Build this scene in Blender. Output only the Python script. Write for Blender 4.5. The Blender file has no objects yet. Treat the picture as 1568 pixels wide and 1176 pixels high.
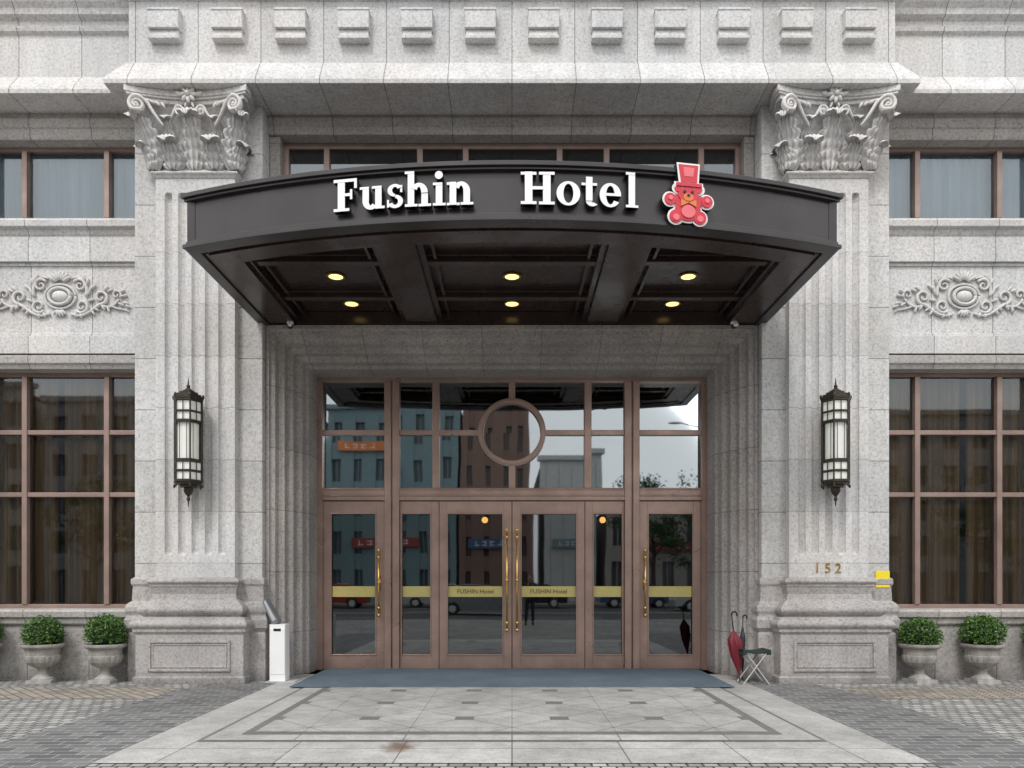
import bpy, bmesh, math, random
from mathutils import Vector, Matrix
random.seed(7)
scene = bpy.context.scene
pi = math.pi

# ------------------------------------------------------------------ helpers
class B:
    def __init__(s): s.v=[]; s.f=[]; s.m=[]; s.M=None
    def add(s, vs, fs, mi=0):
        o=len(s.v)
        for p in vs:
            p=Vector(p)
            if s.M is not None: p=s.M@p
            s.v.append(p)
        for k,f in enumerate(fs):
            s.f.append([i+o for i in f]); s.m.append(mi[k] if isinstance(mi,(list,tuple)) else mi)
    def box(s,x0,x1,y0,y1,z0,z1,mi=0):
        s.add([(x0,y0,z0),(x1,y0,z0),(x1,y1,z0),(x0,y1,z0),(x0,y0,z1),(x1,y0,z1),(x1,y1,z1),(x0,y1,z1)],
              [(0,3,2,1),(4,5,6,7),(0,1,5,4),(1,2,6,5),(2,3,7,6),(3,0,4,7)],mi)
    def mbox(s,x0,x1,y0,y1,z0,z1,mi=0):
        s.box(x0,x1,y0,y1,z0,z1,mi); s.box(-x1,-x0,y0,y1,z0,z1,mi)
    def sbox(s,sx,x0,x1,y0,y1,z0,z1,mi=0):
        a,b=sorted((sx*x0,sx*x1)); s.box(a,b,y0,y1,z0,z1,mi)
    def prism(s,poly,y0,y1,mi=0,ms=None):      # poly in x,z ; front at y0
        n=len(poly); ms=mi if ms is None else ms
        vs=[(p[0],y0,p[1]) for p in poly]+[(p[0],y1,p[1]) for p in poly]
        fs=[tuple(range(n)),tuple(range(2*n-1,n-1,-1))]; mm=[mi,ms]
        for i in range(n):
            j=(i+1)%n; fs.append((i,i+n,j+n,j)); mm.append(ms)
        s.add(vs,fs,mm)
    def prismz(s,poly,z0,z1,mi=0):
        n=len(poly)
        vs=[(p[0],p[1],z0) for p in poly]+[(p[0],p[1],z1) for p in poly]
        fs=[tuple(range(n))[::-1],tuple(range(n,2*n))]
        for i in range(n):
            j=(i+1)%n; fs.append((i,j,j+n,i+n))
        s.add(vs,fs,mi)
    def prismx(s,poly,x0,x1,mi=0):   # poly in y,z
        n=len(poly)
        vs=[(x0,p[0],p[1]) for p in poly]+[(x1,p[0],p[1]) for p in poly]
        fs=[tuple(range(n))[::-1],tuple(range(n,2*n))]
        for i in range(n):
            j=(i+1)%n; fs.append((i,j,j+n,i+n))
        s.add(vs,fs,mi)
    def mould(s,cx,half,yf,yb,prof,mi=0):
        n=len(prof); vs=[]; fs=[]
        for o,z in prof:
            vs+=[(cx-half-o,yb,z),(cx-half-o,yf-o,z),(cx+half+o,yf-o,z),(cx+half+o,yb,z)]
        for i in range(n-1):
            a=4*i;b=a+4
            for k in range(4):
                l=(k+1)%4; fs.append((a+k,a+l,b+l,b+k))
        fs.append((3,2,1,0)); e=4*(n-1); fs.append((e,e+1,e+2,e+3))
        s.add(vs,fs,mi)
    def lathe(s,cx,cy,prof,n=24,mi=0,fn=None):
        vs=[];fs=[]
        for r,z in prof:
            for k in range(n):
                a=2*pi*k/n; rr=r*(fn(a,z) if fn else 1)
                vs.append((cx+rr*math.cos(a),cy+rr*math.sin(a),z))
        for i in range(len(prof)-1):
            for k in range(n):
                l=(k+1)%n; fs.append((i*n+k,i*n+l,(i+1)*n+l,(i+1)*n+k))
        fs.append(tuple(range(n))[::-1]); fs.append(tuple(range((len(prof)-1)*n,len(prof)*n)))
        s.add(vs,fs,mi)
    def tube(s,pts,rad,n=8,flat=1.0,mi=0):
        vs=[];fs=[];P=[Vector(p) for p in pts];m=len(P)
        for i in range(m):
            t=(P[min(i+1,m-1)]-P[max(i-1,0)]).normalized()
            ref=Vector((0,1,0)) if abs(t.y)<.9 else Vector((0,0,1))
            sd=t.cross(ref).normalized(); up=sd.cross(t).normalized()
            r=rad[i] if isinstance(rad,(list,tuple)) else rad
            for k in range(n):
                a=2*pi*k/n; vs.append(P[i]+sd*math.cos(a)*r+up*math.sin(a)*r*flat)
        for i in range(m-1):
            for k in range(n):
                l=(k+1)%n; fs.append((i*n+k,i*n+l,(i+1)*n+l,(i+1)*n+k))
        fs.append(tuple(range(n))[::-1]); fs.append(tuple(range((m-1)*n,m*n)))
        s.add(vs,fs,mi)
    def ell(s,c,r,rot=0,n=10,m=7,mi=0):     # ellipsoid rotated in xz plane
        vs=[];fs=[];ca,sa=math.cos(rot),math.sin(rot)
        for i in range(m+1):
            th=pi*i/m
            for k in range(n):
                a=2*pi*k/n
                x=r[0]*math.sin(th)*math.cos(a);y=r[1]*math.sin(th)*math.sin(a);z=r[2]*math.cos(th)
                vs.append((c[0]+x*ca-z*sa,c[1]+y,c[2]+x*sa+z*ca))
        for i in range(m):
            for k in range(n):
                l=(k+1)%n; fs.append((i*n+k,i*n+l,(i+1)*n+l,(i+1)*n+k))
        s.add(vs,fs,mi)
    def build(s,name,mats,parent=None,smooth=False,bevel=0,loc=None,merge=False):
        me=bpy.data.meshes.new(name); me.from_pydata([tuple(v) for v in s.v],[],s.f)
        if not isinstance(mats,(list,tuple)): mats=[mats]
        for m in mats: me.materials.append(m)
        for p,mi in zip(me.polygons,s.m): p.material_index=mi
        bm=bmesh.new(); bm.from_mesh(me)
        if merge: bmesh.ops.remove_doubles(bm,verts=bm.verts,dist=1e-5)
        bmesh.ops.recalc_face_normals(bm,faces=bm.faces); bm.to_mesh(me); bm.free()
        if smooth:
            for p in me.polygons: p.use_smooth=True
        ob=bpy.data.objects.new(name,me); scene.collection.objects.link(ob)
        if bevel:
            md=ob.modifiers.new('bevel','BEVEL'); md.width=bevel; md.segments=2; md.limit_method='ANGLE'; md.angle_limit=math.radians(50)
        if parent: ob.parent=parent
        if loc: ob.location=loc
        return ob
def empty(name,loc=(0,0,0),parent=None):
    e=bpy.data.objects.new(name,None); scene.collection.objects.link(e); e.location=loc; e.empty_display_size=.3
    if parent: e.parent=parent
    return e
def spiral(cx,cz,r0,r1,a0,a1,n=26):
    return [(cx+(r0+(r1-r0)*i/n)*math.cos(a0+(a1-a0)*i/n),0,cz+(r0+(r1-r0)*i/n)*math.sin(a0+(a1-a0)*i/n)) for i in range(n+1)]

# ------------------------------------------------------------------ materials
class MT:
    def __init__(s,name):
        s.mat=bpy.data.materials.new(name); s.mat.use_nodes=True; s.nt=s.mat.node_tree
        s.b=s.nt.nodes['Principled BSDF']; s.out=s.nt.nodes['Material Output']
        s.tc=s.nt.nodes.new('ShaderNodeTexCoord').outputs['Object']
    def n(s,t,**k):
        nd=s.nt.nodes.new(t)
        for a,b in k.items(): setattr(nd,a,b)
        return nd
    def l(s,a,b): s.nt.links.new(a,b)
    def val(s,sock,v):
        if hasattr(v,'links') or isinstance(v,bpy.types.NodeSocket): s.l(v,sock)
        else: sock.default_value=v
    def math(s,op,a,b=0.0,c=0.0):
        nd=s.n('ShaderNodeMath',operation=op)
        s.val(nd.inputs[0],a); s.val(nd.inputs[1],b)
        if len(nd.inputs)>2: s.val(nd.inputs[2],c)
        return nd.outputs[0]
    def noise(s,scale,detail=3,vec=None,rough=.55,out='Fac'):
        nd=s.n('ShaderNodeTexNoise'); nd.inputs['Scale'].default_value=scale; nd.inputs['Detail'].default_value=detail; nd.inputs['Roughness'].default_value=rough
        s.l(vec if vec is not None else s.tc,nd.inputs['Vector']); return nd.outputs[out]
    def mapping(s,scale=(1,1,1),rot=(0,0,0),loc=(0,0,0)):
        nd=s.n('ShaderNodeMapping'); nd.inputs['Scale'].default_value=scale; nd.inputs['Rotation'].default_value=rot; nd.inputs['Location'].default_value=loc
        s.l(s.tc,nd.inputs['Vector']); return nd.outputs[0]
    def ramp(s,fac,stops):
        nd=s.n('ShaderNodeValToRGB'); s.l(fac,nd.inputs[0]); cr=nd.color_ramp
        while len(cr.elements)<len(stops): cr.elements.new(.5)
        for e,(p,c) in zip(cr.elements,stops):
            e.position=p; e.color=(c,c,c,1) if isinstance(c,(int,float)) else (*c,1)
        return nd.outputs[0]
    def mix(s,fac,a,b,mode='MIX'):
        nd=s.n('ShaderNodeMixRGB',blend_type=mode)
        s.val(nd.inputs[0],fac)
        for i,x in ((1,a),(2,b)):
            if isinstance(x,(tuple,list)): nd.inputs[i].default_value=(*x[:3],1)
            elif isinstance(x,(int,float)): nd.inputs[i].default_value=(x,x,x,1)
            else: s.l(x,nd.inputs[i])
        return nd.outputs[0]
    def xyz(s):
        nd=s.n('ShaderNodeSeparateXYZ'); s.l(s.tc,nd.inputs[0]); return nd.outputs
    def bump(s,h,strength=.3,dist=.01):
        nd=s.n('ShaderNodeBump'); nd.inputs['Strength'].default_value=strength; nd.inputs['Distance'].default_value=dist
        s.l(h,nd.inputs['Height']); s.l(nd.outputs[0],s.b.inputs['Normal'])
    def set(s,col=None,rough=.6,metal=0,spec=.5):
        if col is not None:
            if isinstance(col,(tuple,list)): s.b.inputs['Base Color'].default_value=(*col,1)
            else: s.l(col,s.b.inputs['Base Color'])
        s.val(s.b.inputs['Roughness'],rough); s.b.inputs['Metallic'].default_value=metal; s.b.inputs['Specular IOR Level'].default_value=spec
        return s.mat

def stone(name,col,jx=None,jz=None,absx=False,speck=24,contrast=.46,stain=.12,streak=.10,rough=.75,bump=.35,jdark=.38,grime=False,relief_shade=False):
    m=MT(name)
    nz=m.noise(speck,6,rough=.95)
    k=1-contrast
    sp=m.ramp(nz,[(.38,(k,k*.985,k*.97)),(.50,(1,.995,.99)),(.62,(1+contrast*.3,)*3)])
    big=m.ramp(m.noise(.9,4),[(.3,1-stain),(.65,1.04)])
    st=m.ramp(m.noise(1.0,4,vec=m.mapping((5,5,.35))),[(.35,1-streak),(.62,1.0)])
    c=m.mix(1,col,sp,'MULTIPLY'); c=m.mix(1,c,big,'MULTIPLY'); c=m.mix(1,c,st,'MULTIPLY')
    warm=m.ramp(m.noise(.6,2),[(.35,(1.02,.99,.965)),(.65,(1.0,1,1.01))]); c=m.mix(1,c,warm,'MULTIPLY')
    X,Y,Z=m.xyz()
    if grime:
        g=m.math('ADD',Z,m.math('MULTIPLY',m.math('SUBTRACT',m.noise(4,5),.5),.35))
        c=m.mix(1,c,m.ramp(g,[(.0,.62),(.22,1.0)]),'MULTIPLY')
    if relief_shade:    # occlusion-like shade painted into carved hollows, raised edges lightened for contrast
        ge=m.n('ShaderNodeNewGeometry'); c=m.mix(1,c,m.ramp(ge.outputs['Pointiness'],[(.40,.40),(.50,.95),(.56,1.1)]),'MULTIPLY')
    if absx: X=m.math('ABSOLUTE',X)
    J=None; cell=None
    for ax,j in ((X,jx),(Z,jz)):
        if not j: continue
        v=m.math('DIVIDE',m.math('SUBTRACT',ax,j[1]),j[0])
        d=m.math('LESS_THAN',m.math('PINGPONG',v,.5),j[2]/j[0])
        J=d if J is None else m.math('MAXIMUM',J,d)
        fl=m.math('FLOOR',v); cell=fl if cell is None else m.math('ADD',m.math('MULTIPLY',cell,7.3),fl)
    h=m.math('MULTIPLY',nz,.3)
    if J is not None:
        wn=m.n('ShaderNodeTexWhiteNoise',noise_dimensions='1D'); m.l(cell,wn.inputs['W'])
        tone=m.ramp(wn.outputs['Value'],[(0,.91),(1,1.05)])
        c=m.mix(1,c,tone,'MULTIPLY')
        c=m.mix(J,c,m.mix(1,c,jdark,'MULTIPLY'))
        h=m.math('SUBTRACT',h,J)
    m.bump(h,bump,.006)
    return m.set(c,rough,spec=.3)

def plain(name,col,rough=.5,metal=0,var=.15,scale=8,bump=0,spec=.5):
    m=MT(name); v=m.ramp(m.noise(scale,4),[(.3,1-var),(.7,1+var*.4)])
    c=m.mix(1,col,v,'MULTIPLY')
    if bump: m.bump(m.noise(scale*8,3),bump,.004)
    r=m.ramp(m.noise(scale*.7,3),[(.3,max(0,rough-.08)),(.7,min(1,rough+.08))])
    return m.set(c,r,metal,spec)
def emis(name,col,strength):
    m=MT(name); m.set(col,.5); m.b.inputs['Emission Color'].default_value=(*col,1); m.b.inputs['Emission Strength'].default_value=strength; return m.mat
def glass(name,tint=(.35,.37,.36),ior=2.6,gcol=(.86,.92,.95),wob=.02):
    m=MT(name); nt=m.nt; nt.nodes.remove(m.b)
    tr=m.n('ShaderNodeBsdfTransparent'); tr.inputs[0].default_value=(*tint,1)
    gl=m.n('ShaderNodeBsdfGlossy'); gl.inputs[0].default_value=(*gcol,1); gl.inputs['Roughness'].default_value=.02
    fr=m.n('ShaderNodeFresnel'); fr.inputs[0].default_value=ior
    bp=m.n('ShaderNodeBump'); bp.inputs['Strength'].default_value=wob; bp.inputs['Distance'].default_value=.05
    m.l(m.noise(1.1,1),bp.inputs['Height']); m.l(bp.outputs[0],gl.inputs['Normal'])
    mx=m.n('ShaderNodeMixShader'); m.l(fr.outputs[0],mx.inputs[0]); m.l(tr.outputs[0],mx.inputs[1]); m.l(gl.outputs[0],mx.inputs[2]); m.l(mx.outputs[0],m.out.inputs[0])
    return m.mat

LG=(.645,.642,.635)
m_side=stone('granite_light_side',LG,jx=(.94,6.44,.006),absx=True)
m_ent=stone('granite_light_entablature',LG,jx=(.925,0,.006))
m_back=stone('granite_light_blocks',(.60,.595,.585),jz=(.773,1.77,.006),grime=True)
m_shaft=stone('granite_light_shaft',LG,jz=(.773,1.77,.004),jdark=.55,contrast=.38)
m_plain=stone('granite_light',LG)
m_case=stone('granite_brown',(.42,.395,.375),jx=(.92,.46,.005),jz=(.95,.7,.005),contrast=.55,stain=.25,jdark=.5,grime=True)
m_base=stone('granite_base',(.45,.43,.415),contrast=.55,stain=.25,grime=True)
m_trim=stone('granite_trim',(.46,.44,.42),jx=(.94,6.44,.006),absx=True,contrast=.55,grime=True)
m_trimc=stone('granite_trim_centre',(.45,.43,.41),jx=(.92,0,.006),contrast=.5)
m_carve=stone('granite_carved',(.66,.655,.645),contrast=.18,stain=.10,bump=.12,relief_shade=True)
m_bronze=plain('bronze_frame',(.40,.275,.225),.34,.45,.2,3)
m_canopy=plain('canopy_brown_metal',(.044,.039,.039),.32,.3,.2,2)
m_canopy_in=plain('canopy_soffit_brown',(.045,.028,.024),.26,.2,.25,3)
m_gold=plain('polished_brass',(.78,.52,.16),.22,.9,.1,5)
m_iron=plain('dark_bronze_iron',(.060,.050,.038),.40,.6,.3,12)
m_white=plain('white_paint',(.85,.85,.84),.45,0,.04,4)
m_black=plain('black_paint',(.012,.012,.012),.5,0,.1,4)
m_frost=emis('frosted_glass',(.80,.80,.74),.14)
m_glass=glass('window_glass',(.86,.87,.85),1.85)
m_glassu=glass('upper_side_glass',(.80,.84,.86),2.1)
m_glassd=glass('door_glass',(.17,.18,.178),2.35)
m_glasst=glass('transom_glass',(.22,.235,.23),3.3)
m_red=plain('red_sign_paint',(.60,.03,.05),.4,0,.06,5)
m_pink=plain('pink_sign_paint',(.78,.16,.18),.4,0,.05,5)
m_orange=plain('orange_sign_paint',(.70,.20,.05),.4,0,.05,5)
m_yellow=plain('yellow_sign',(.85,.66,.02),.5,0,.05,5)
m_strip=plain('gold_door_strip',(.56,.47,.17),.45,.1,.1,5)
m_dark=plain('dark_interior',(.05,.04,.035),.7,0,.3,1)
m_conc=stone('concrete',(.34,.33,.31),contrast=.2,stain=.3)

# ------------------------------------------------------------------ hotel
hotel=empty('hotel_building')
ZS=8.68
b=B()
for sx in (-1,1):
    b.sbox(sx,3.77,5.70,-.15,1.6,0,ZS)
b.build('wall_piers',m_back,hotel,bevel=.012)
b=B()
for sx in (-1,1):
    b.mould(sx*4.735,.965,-.15,.3,[(.07,0),(.07,.70),(.05,.74),(.10,.80),(.11,.92),(.08,.98),(.08,1.0),(.10,1.05),(.10,1.11),(.07,1.17),(.03,1.2),(.02,1.42),(.04,1.46),(.04,1.53),(.002,1.56)])
b.build('pier_base_moulding',m_base,hotel,bevel=.006)
# --- pilasters
CX=4.72; HS=.59
bs=B(); bb=B(); bn=B()
def tor(o,r,z0,z1,n=7): return [(o+r*math.sin(pi*i/n),z0+(z1-z0)*i/n) for i in range(n+1)]
for sx in (-1,1):
    cx=sx*CX
    xs=[-HS]
    fl=[-.40,-.20,0,.20,.40]; hw=.056
    for c in fl: xs+=[c+hw*t for t in (-1,-.97,-.85,-.5,0,.5,.85,.97,1)]
    xs.append(HS)
    zb,zt=1.89,7.29
    zs=[1.55,zb]+[zb+hw*k/6 for k in range(1,7)]+[zt-hw*k/6 for k in range(6,0,-1)]+[zt,7.55]
    def dep(x,z):
        for c in fl:
            t=(x-c)/hw
            if abs(t)<=1:
                u=0
                if z<zb+hw: u=(zb+hw-z)/hw
                elif z>zt-hw: u=(z-(zt-hw))/hw
                r2=t*t+u*u
                return .07*math.sqrt(max(0,1-r2))
        return 0
    vs=[(cx+x,-.30+dep(x,z),z) for z in zs for x in xs]; n=len(xs)
    fs=[(i*n+k,i*n+k+1,(i+1)*n+k+1,(i+1)*n+k) for i in range(len(zs)-1) for k in range(n-1)]
    bs.add(vs,fs)
    for s2 in (-1,1): bn.add([(cx+s2*HS,-.30,1.55),(cx+s2*HS,-.14,1.55),(cx+s2*HS,-.14,7.55),(cx+s2*HS,-.30,7.55)],[(0,1,2,3)])
    prof=[(.23,0),(.23,.09),(.20,.11),(.20,.72),(.23,.76)]+tor(.23,.04,.80,.93)+[(.22,.96)]+tor(.12,.07,.98,1.17)+[(.10,1.19),(.05,1.23),(.03,1.31),(.05,1.40),(.07,1.44)]+tor(.06,.035,1.45,1.54)+[(.002,1.56)]
    bb.mould(cx,HS,-.30,-.1,prof)
    f=-.503
    for (a,c,z0,z1) in ((-.60,.60,.60,.64),(-.60,.60,.18,.22),(-.60,-.56,.22,.60),(.56,.60,.22,.60)):
        bb.box(cx+a,cx+c,f-.022,f+.01,z0,z1)
    for (a,c,z0,z1) in ((-.55,.55,.565,.585),(-.55,.55,.235,.255),(-.55,-.53,.255,.565),(.53,.55,.255,.565)):
        bb.box(cx+a,cx+c,f-.010,f+.01,z0,z1)
bs.build('fluted_shafts',m_shaft,hotel)
bn.build('shaft_sides',m_shaft,hotel)
bb.build('pilaster_bases',m_base,hotel,bevel=.004)

# --- capital
def leaf(bd,px,py,z0,W,H,flare,curl,yaw,lob=4):
    nt_,ns=56,24; vs=[];fs=[]
    R=Matrix.Translation((px,py,z0))@Matrix.Rotation(yaw,4,'Z')
    for i in range(nt_+1):
        t=i/nt_
        if t<.68:
            q=t/.68; o=.02+flare*q**2.2; z=H*q; w=W*(.66+.34*math.sin(pi*q**.9))
        else:
            q=(t-.68)/.32; th=q*pi*1.05
            o=.02+flare+curl*(1-math.cos(th)); z=H+curl*math.sin(th); w=W*.80*math.sqrt(max(.05,1-q*q*.92))
        ph=t*lob*1.35; saw=abs(math.sin(pi*ph))**.6
        w*=.66+.42*saw
        for k in range(ns+1):
            s_=-1+2*k/ns; a=abs(s_)
            lift=-.20*W*a*a + .085*W*math.cos(a*pi*5) + .20*W*math.exp(-(s_*6)**2) + .30*W*saw*math.sin(pi*min(1,a))*.7
            if t>.68: lift*=.8*(1-.3*q)
            zz=z+(.10*H*a*a*saw - .06*H*a)*(1 if t<.68 else .3)
            if t<.68: vs.append(R@Vector((s_*w,-(o+lift),zz)))
            else: vs.append(R@Vector((s_*w,-(o+lift*math.cos(th)),zz+lift*math.sin(th))))
    n=ns+1
    fs=[(i*n+k,i*n+k+1,(i+1)*n+k+1,(i+1)*n+k) for i in range(nt_) for k in range(ns)]
    bd.add(vs,fs)
cap=B(); cap2=B()
for sx in (-1,1):
    cx=sx*CX; yf=-.30
    cap2.mould(cx,HS,yf,-.1,[(.01,7.50)]+tor(.03,.03,7.53,7.60)+[(.02,7.61),(-.01,7.64),(-.02,7.9),(.02,8.2),(.08,8.42),(.14,8.53)])
    for (e,z0,z1) in ((0,8.50,8.56),(.035,8.56,8.59),(.055,8.59,8.678)):
        poly=[]
        for i in range(17):
            t=-1+2*i/16; poly.append((cx+t*(.83+e),-.60-e+.15*(1-t*t)))
        poly+=[(cx+.85+e,-.50),(cx+.78+e,-.12),(cx-.78-e,-.12),(cx-.85-e,-.50)]
        cap2.prismz(poly,z0,z1)
    leaf(cap,cx,yf-.0,7.62,.19,.66,.17,.08,0,5)
    for s2 in (-1,1):
        leaf(cap,cx+s2*.60,yf-.02,7.62,.19,.62,.20,.09,s2*.55,5)
        leaf(cap,cx+s2*.31,yf-.035,7.61,.19,.30,.11,.075,s2*.05,3)
        leaf(cap,cx+s2*.64,yf-.03,7.61,.13,.28,.08,.06,s2*.85,3)
        leaf(cap,cx+s2*(HS+.01),-.20,7.62,.13,.32,.08,.055,s2*pi/2,3)
        leaf(cap,cx+s2*.36,yf-.02,7.92,.11,.34,.12,.045,-s2*.05,3)
        pts=[(s2*(.38+.22*t**1.3),0,.56+.33*t-.05*math.sin(pi*t)) for t in [i/10 for i in range(10)]]
        sp=spiral(.70,.79,.118,.02,math.radians(125),math.radians(125-660),40)
        pts2=pts+[(s2*p[0],0,p[2]) for p in sp]
        P=[(cx+p[0],-.44-.20*min(1,(abs(p[0])/.7))**2,7.60+p[2]) for p in pts2]
        cap.tube(P,[.016+.016*min(1,i/12) if i<12 else .032-.014*(i-12)/40 for i in range(len(P))],8,1.9)
        sp=spiral(.16,.79,.075,.015,math.radians(60),math.radians(60+560),30)
        P=[(cx+s2*.32,-.42,8.22),(cx+s2*.29,-.45,8.30),(cx+s2*.24,-.46,8.37)]+[(cx+s2*p[0],-.48,7.60+p[2]) for p in sp]
        cap.tube(P,[.014,.020,.022]+[.021-.010*i/30 for i in range(31)],8,1.8)
        cap.ell((cx+s2*.70,-.64,8.39),(.03,.045,.03)); cap.ell((cx+s2*.16,-.50,8.39),(.02,.03,.02))
        for q in range(4):
            cap.ell((cx+s2*(.38+.07*q),-.51-.018*q,8.46+.011*q),(.055,.03,.022),rot=s2*(1.0-.3*q))
    for k in range(8):
        a=2*pi*k/8; cap.ell((cx+.075*math.cos(a),-.54,8.60+.075*math.sin(a)),(.055,.035,.028),rot=a)
    cap.ell((cx,-.575,8.60),(.035,.04,.035))
    for s2 in (-1,1): 
        cap.ell((cx+s2*.145,-.52,8.62),(.06,.03,.03),rot=s2*.4); cap.ell((cx+s2*.05,-.50,8.47),(.02,.03,.05),rot=s2*.3)
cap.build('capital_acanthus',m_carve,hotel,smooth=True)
cap2.build('capital_bell_and_abacus',m_plain,hotel,bevel=.006)

# --- entablature
b=B()
b.box(-5.65,5.65,-.42,1.4,8.69,10.6)
b.mould(0,5.65,-.42,.9,[(.24,ZS),(.245,8.74),(.22,8.80),(.03,9.12),(.002,9.14)])
b.build('entablature',m_ent,hotel,bevel=.006)
b=B()
for k in range(-6,6):
    c=.925*(k+.5)
    b.box(c-.225,c+.225,-.55,-.41,9.57,9.86); b.box(c-.232,c+.232,-.56,-.41,9.82,9.855)
    b.prismx([(-.41,9.45),(-.52,9.47),(-.50,9.57),(-.41,9.57)],c-.21,c+.21); b.box(c-.225,c+.225,-.54,-.41,9.42,9.47)
b.mould(0,5.65,-.42,.9,[(.02,10.05),(.05,10.07),(.12,10.10),(.20,10.25),(.22,10.45),(.0,10.62)])
b.build('dentils_and_cornice',m_plain,hotel,bevel=.006)
b=B()
for sx in (-1,1):
    x0,x1=sorted((sx*5.6,sx*14.2))
    b.box(x0,x1,-.25,1.4,8.665,10.5)
    b.prismx([(-.47,8.66),(-.475,8.72),(-.45,8.78),(-.26,9.04),(-.2,9.04),(.3,9.0),(.3,8.66)],x0,x1)
    b.prismx([(-.24,9.66),(-.30,9.70),(-.32,9.76),(-.24,9.78)],x0,x1)
    b.prismx([(-.24,9.88),(-.34,9.92),(-.36,10.0),(-.42,10.06),(-.46,10.2),(-.24,10.25)],x0,x1)
b.build('side_entablature',m_side,hotel,bevel=.004)
b=B(); b.box(-14.2,14.2,-.1,1.4,10.5,11.6); b.box(-14.3,14.3,-.2,1.5,11.6,11.8)
b.build('parapet',m_plain,hotel)

# --- side bays
bl=B(); bt=B(); bg=B(); bf=B(); gl=B(); glu=B(); cu=B(); cl=B()
for sx in (-1,1):
    S=lambda bd,*a: bd.sbox(sx,*a)
    S(bg,5.6,14.2,-.06,.6,0,.83)
    bt.prismx([(.3,.83),(-.08,.83),(-.11,.86),(-.12,.93),(-.16,.96),(-.17,1.04),(-.13,1.07),(.3,1.08)],*sorted((sx*5.6,sx*14.2)))
    bt.prismx([(.3,4.75),(.0,4.75),(-.02,4.80),(-.05,4.83),(-.05,4.93),(-.01,4.96),(.3,4.96)],*sorted((sx*5.6,sx*14.2)))
    S(bl,5.6,14.2,-.04,.5,4.975,5.245)
    S(bl,5.6,14.2,.035,.5,5.245,6.38)
    S(bl,5.6,14.2,.01,.06,5.25,5.30); S(bl,5.6,14.2,.01,.06,6.33,6.378)
    S(bl,5.6,14.2,-.035,.5,6.38,6.76)
    bl.prismx([(.4,6.76),(0,6.76),(-.03,6.80),(-.05,6.86),(-.12,6.88),(-.13,6.97),(-.10,7.0),(.4,7.01)],*sorted((sx*5.6,sx*14.2)))
    S(bl,5.6,14.2,.08,.5,7.01,7.10)
    bt.prismx([(.4,8.27),(.02,8.27),(0,8.32),(0,8.42),(-.03,8.44),(-.05,8.55),(-.02,8.60),(0,8.658),(.4,8.658)],*sorted((sx*5.6,sx*14.2)))
    for (x0,x1) in ((5.6,8.15),(9.7,12.25)):
        S(bl,x1,x1+1.55 if x0<9 else 14.2,0.0,.55,1.07,4.76); S(bl,x1,x1+1.55 if x0<9 else 14.2,0.0,.55,7.09,8.28)
        for (z0,z1,tr) in ((1.07,4.76,(2.85,3.82)),(7.09,8.28,())):
            S(bf,x0,x1,.22,.34,z0,z0+.07); S(bf,x0,x1,.22,.34,z1-.07,z1)
            for xm in (x0+.72,x0+2.0): S(bf,xm-.04,xm+.04,.20,.34,z0+.07,z1-.07)
            for zt_ in tr: S(bf,x0,x1,.215,.32,zt_-.035,zt_+.035)
            a,c=sorted((sx*x0,sx*x1)); (gl if z0<5 else glu).add([(a,.28,z0),(c,.28,z0),(c,.28,z1),(a,.28,z1)],[(0,1,2,3)])
            n=260; cd=cu if z0<5 else cl
            for i in range(n):
                P=[]
                for ii in (i,i+1):
                    x=x0+(x1-x0)*ii/n
                    if z0<5: y=.44+.030*math.sin(x*32+1.6*math.sin(x*5))+.012*math.sin(x*83)
                    else: y=.42+.018*math.sin(x*40+math.sin(x*7))
                    P.append((sx*x,y))
                xx=x0+(x1-x0)*(i+.5)/n
                if z0<5 and x0+1.50<xx<x0+1.62: continue
                cd.add([(P[0][0],P[0][1],z0),(P[1][0],P[1][1],z0),(P[1][0],P[1][1],z1),(P[0][0],P[0][1],z1)],[(0,1,2,3)])
bl.build('side_walls',m_side,hotel,bevel=.006)
bt.build('window_sills_and_lintels',m_trim,hotel)
bg.build('plinth_wall',m_trim,hotel)
gl.build('side_window_glass',m_glass,hotel); glu.build('upper_side_window_glass',m_glassu,hotel)
def cloth(name,col,var,sc):
    m=MT(name); X,Y,Z=m.xyz()
    v=m.ramp(m.noise(1.0,3,vec=m.mapping((sc,1,.25))),[(.3,1-var),(.7,1.1)]); return m.set(m.mix(1,col,v,'MULTIPLY'),.85,spec=.1)
mcu=cloth('brown_curtain',(.38,.26,.15),.55,9); mcl=cloth('pale_curtain',(.62,.74,.80),.25,8)
cu.build('curtains_brown',mcu,hotel,smooth=True,merge=True); cl.build('curtains_pale',mcl,hotel,smooth=True,merge=True)

# --- central bay: upper part
b=B()
b.box(-3.77,3.77,.12,.5,5.38,6.35)
b.build('centre_wall',m_side,hotel)
b=B()
b.prismx([(.5,8.41),(.12,8.41),(.10,8.45),(.10,8.52),(.06,8.55),(.05,8.62),(.08,8.675),(.5,8.675)],-3.768,3.768)
b.build('centre_lintel',m_trimc,hotel)
b=B(); b.mbox(3.60,3.768,.16,.6,6.35,8.41); b.build('centre_window_reveal',m_case,hotel,bevel=.02)
bf.box(-3.6,3.6,.34,.42,8.32,8.41); bf.box(-3.6,3.6,.34,.42,6.35,6.45)
for x in (-2.92,-1.45,-.73,.75,1.49,2.98,-3.56,3.56): bf.box(x-.045,x+.045,.32,.44,6.45,8.32)
bf.build('window_frames',plain('bronze_window_frame',(.33,.235,.20),.4,.4,.2,3),hotel,bevel=.006)
b=B(); b.add([(-3.6,.38,6.35),(3.6,.38,6.35),(3.6,.38,8.4),(-3.6,.38,8.4)],[(0,1,2,3)]); b.build('upper_window_glass',m_glassd,hotel)
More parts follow.
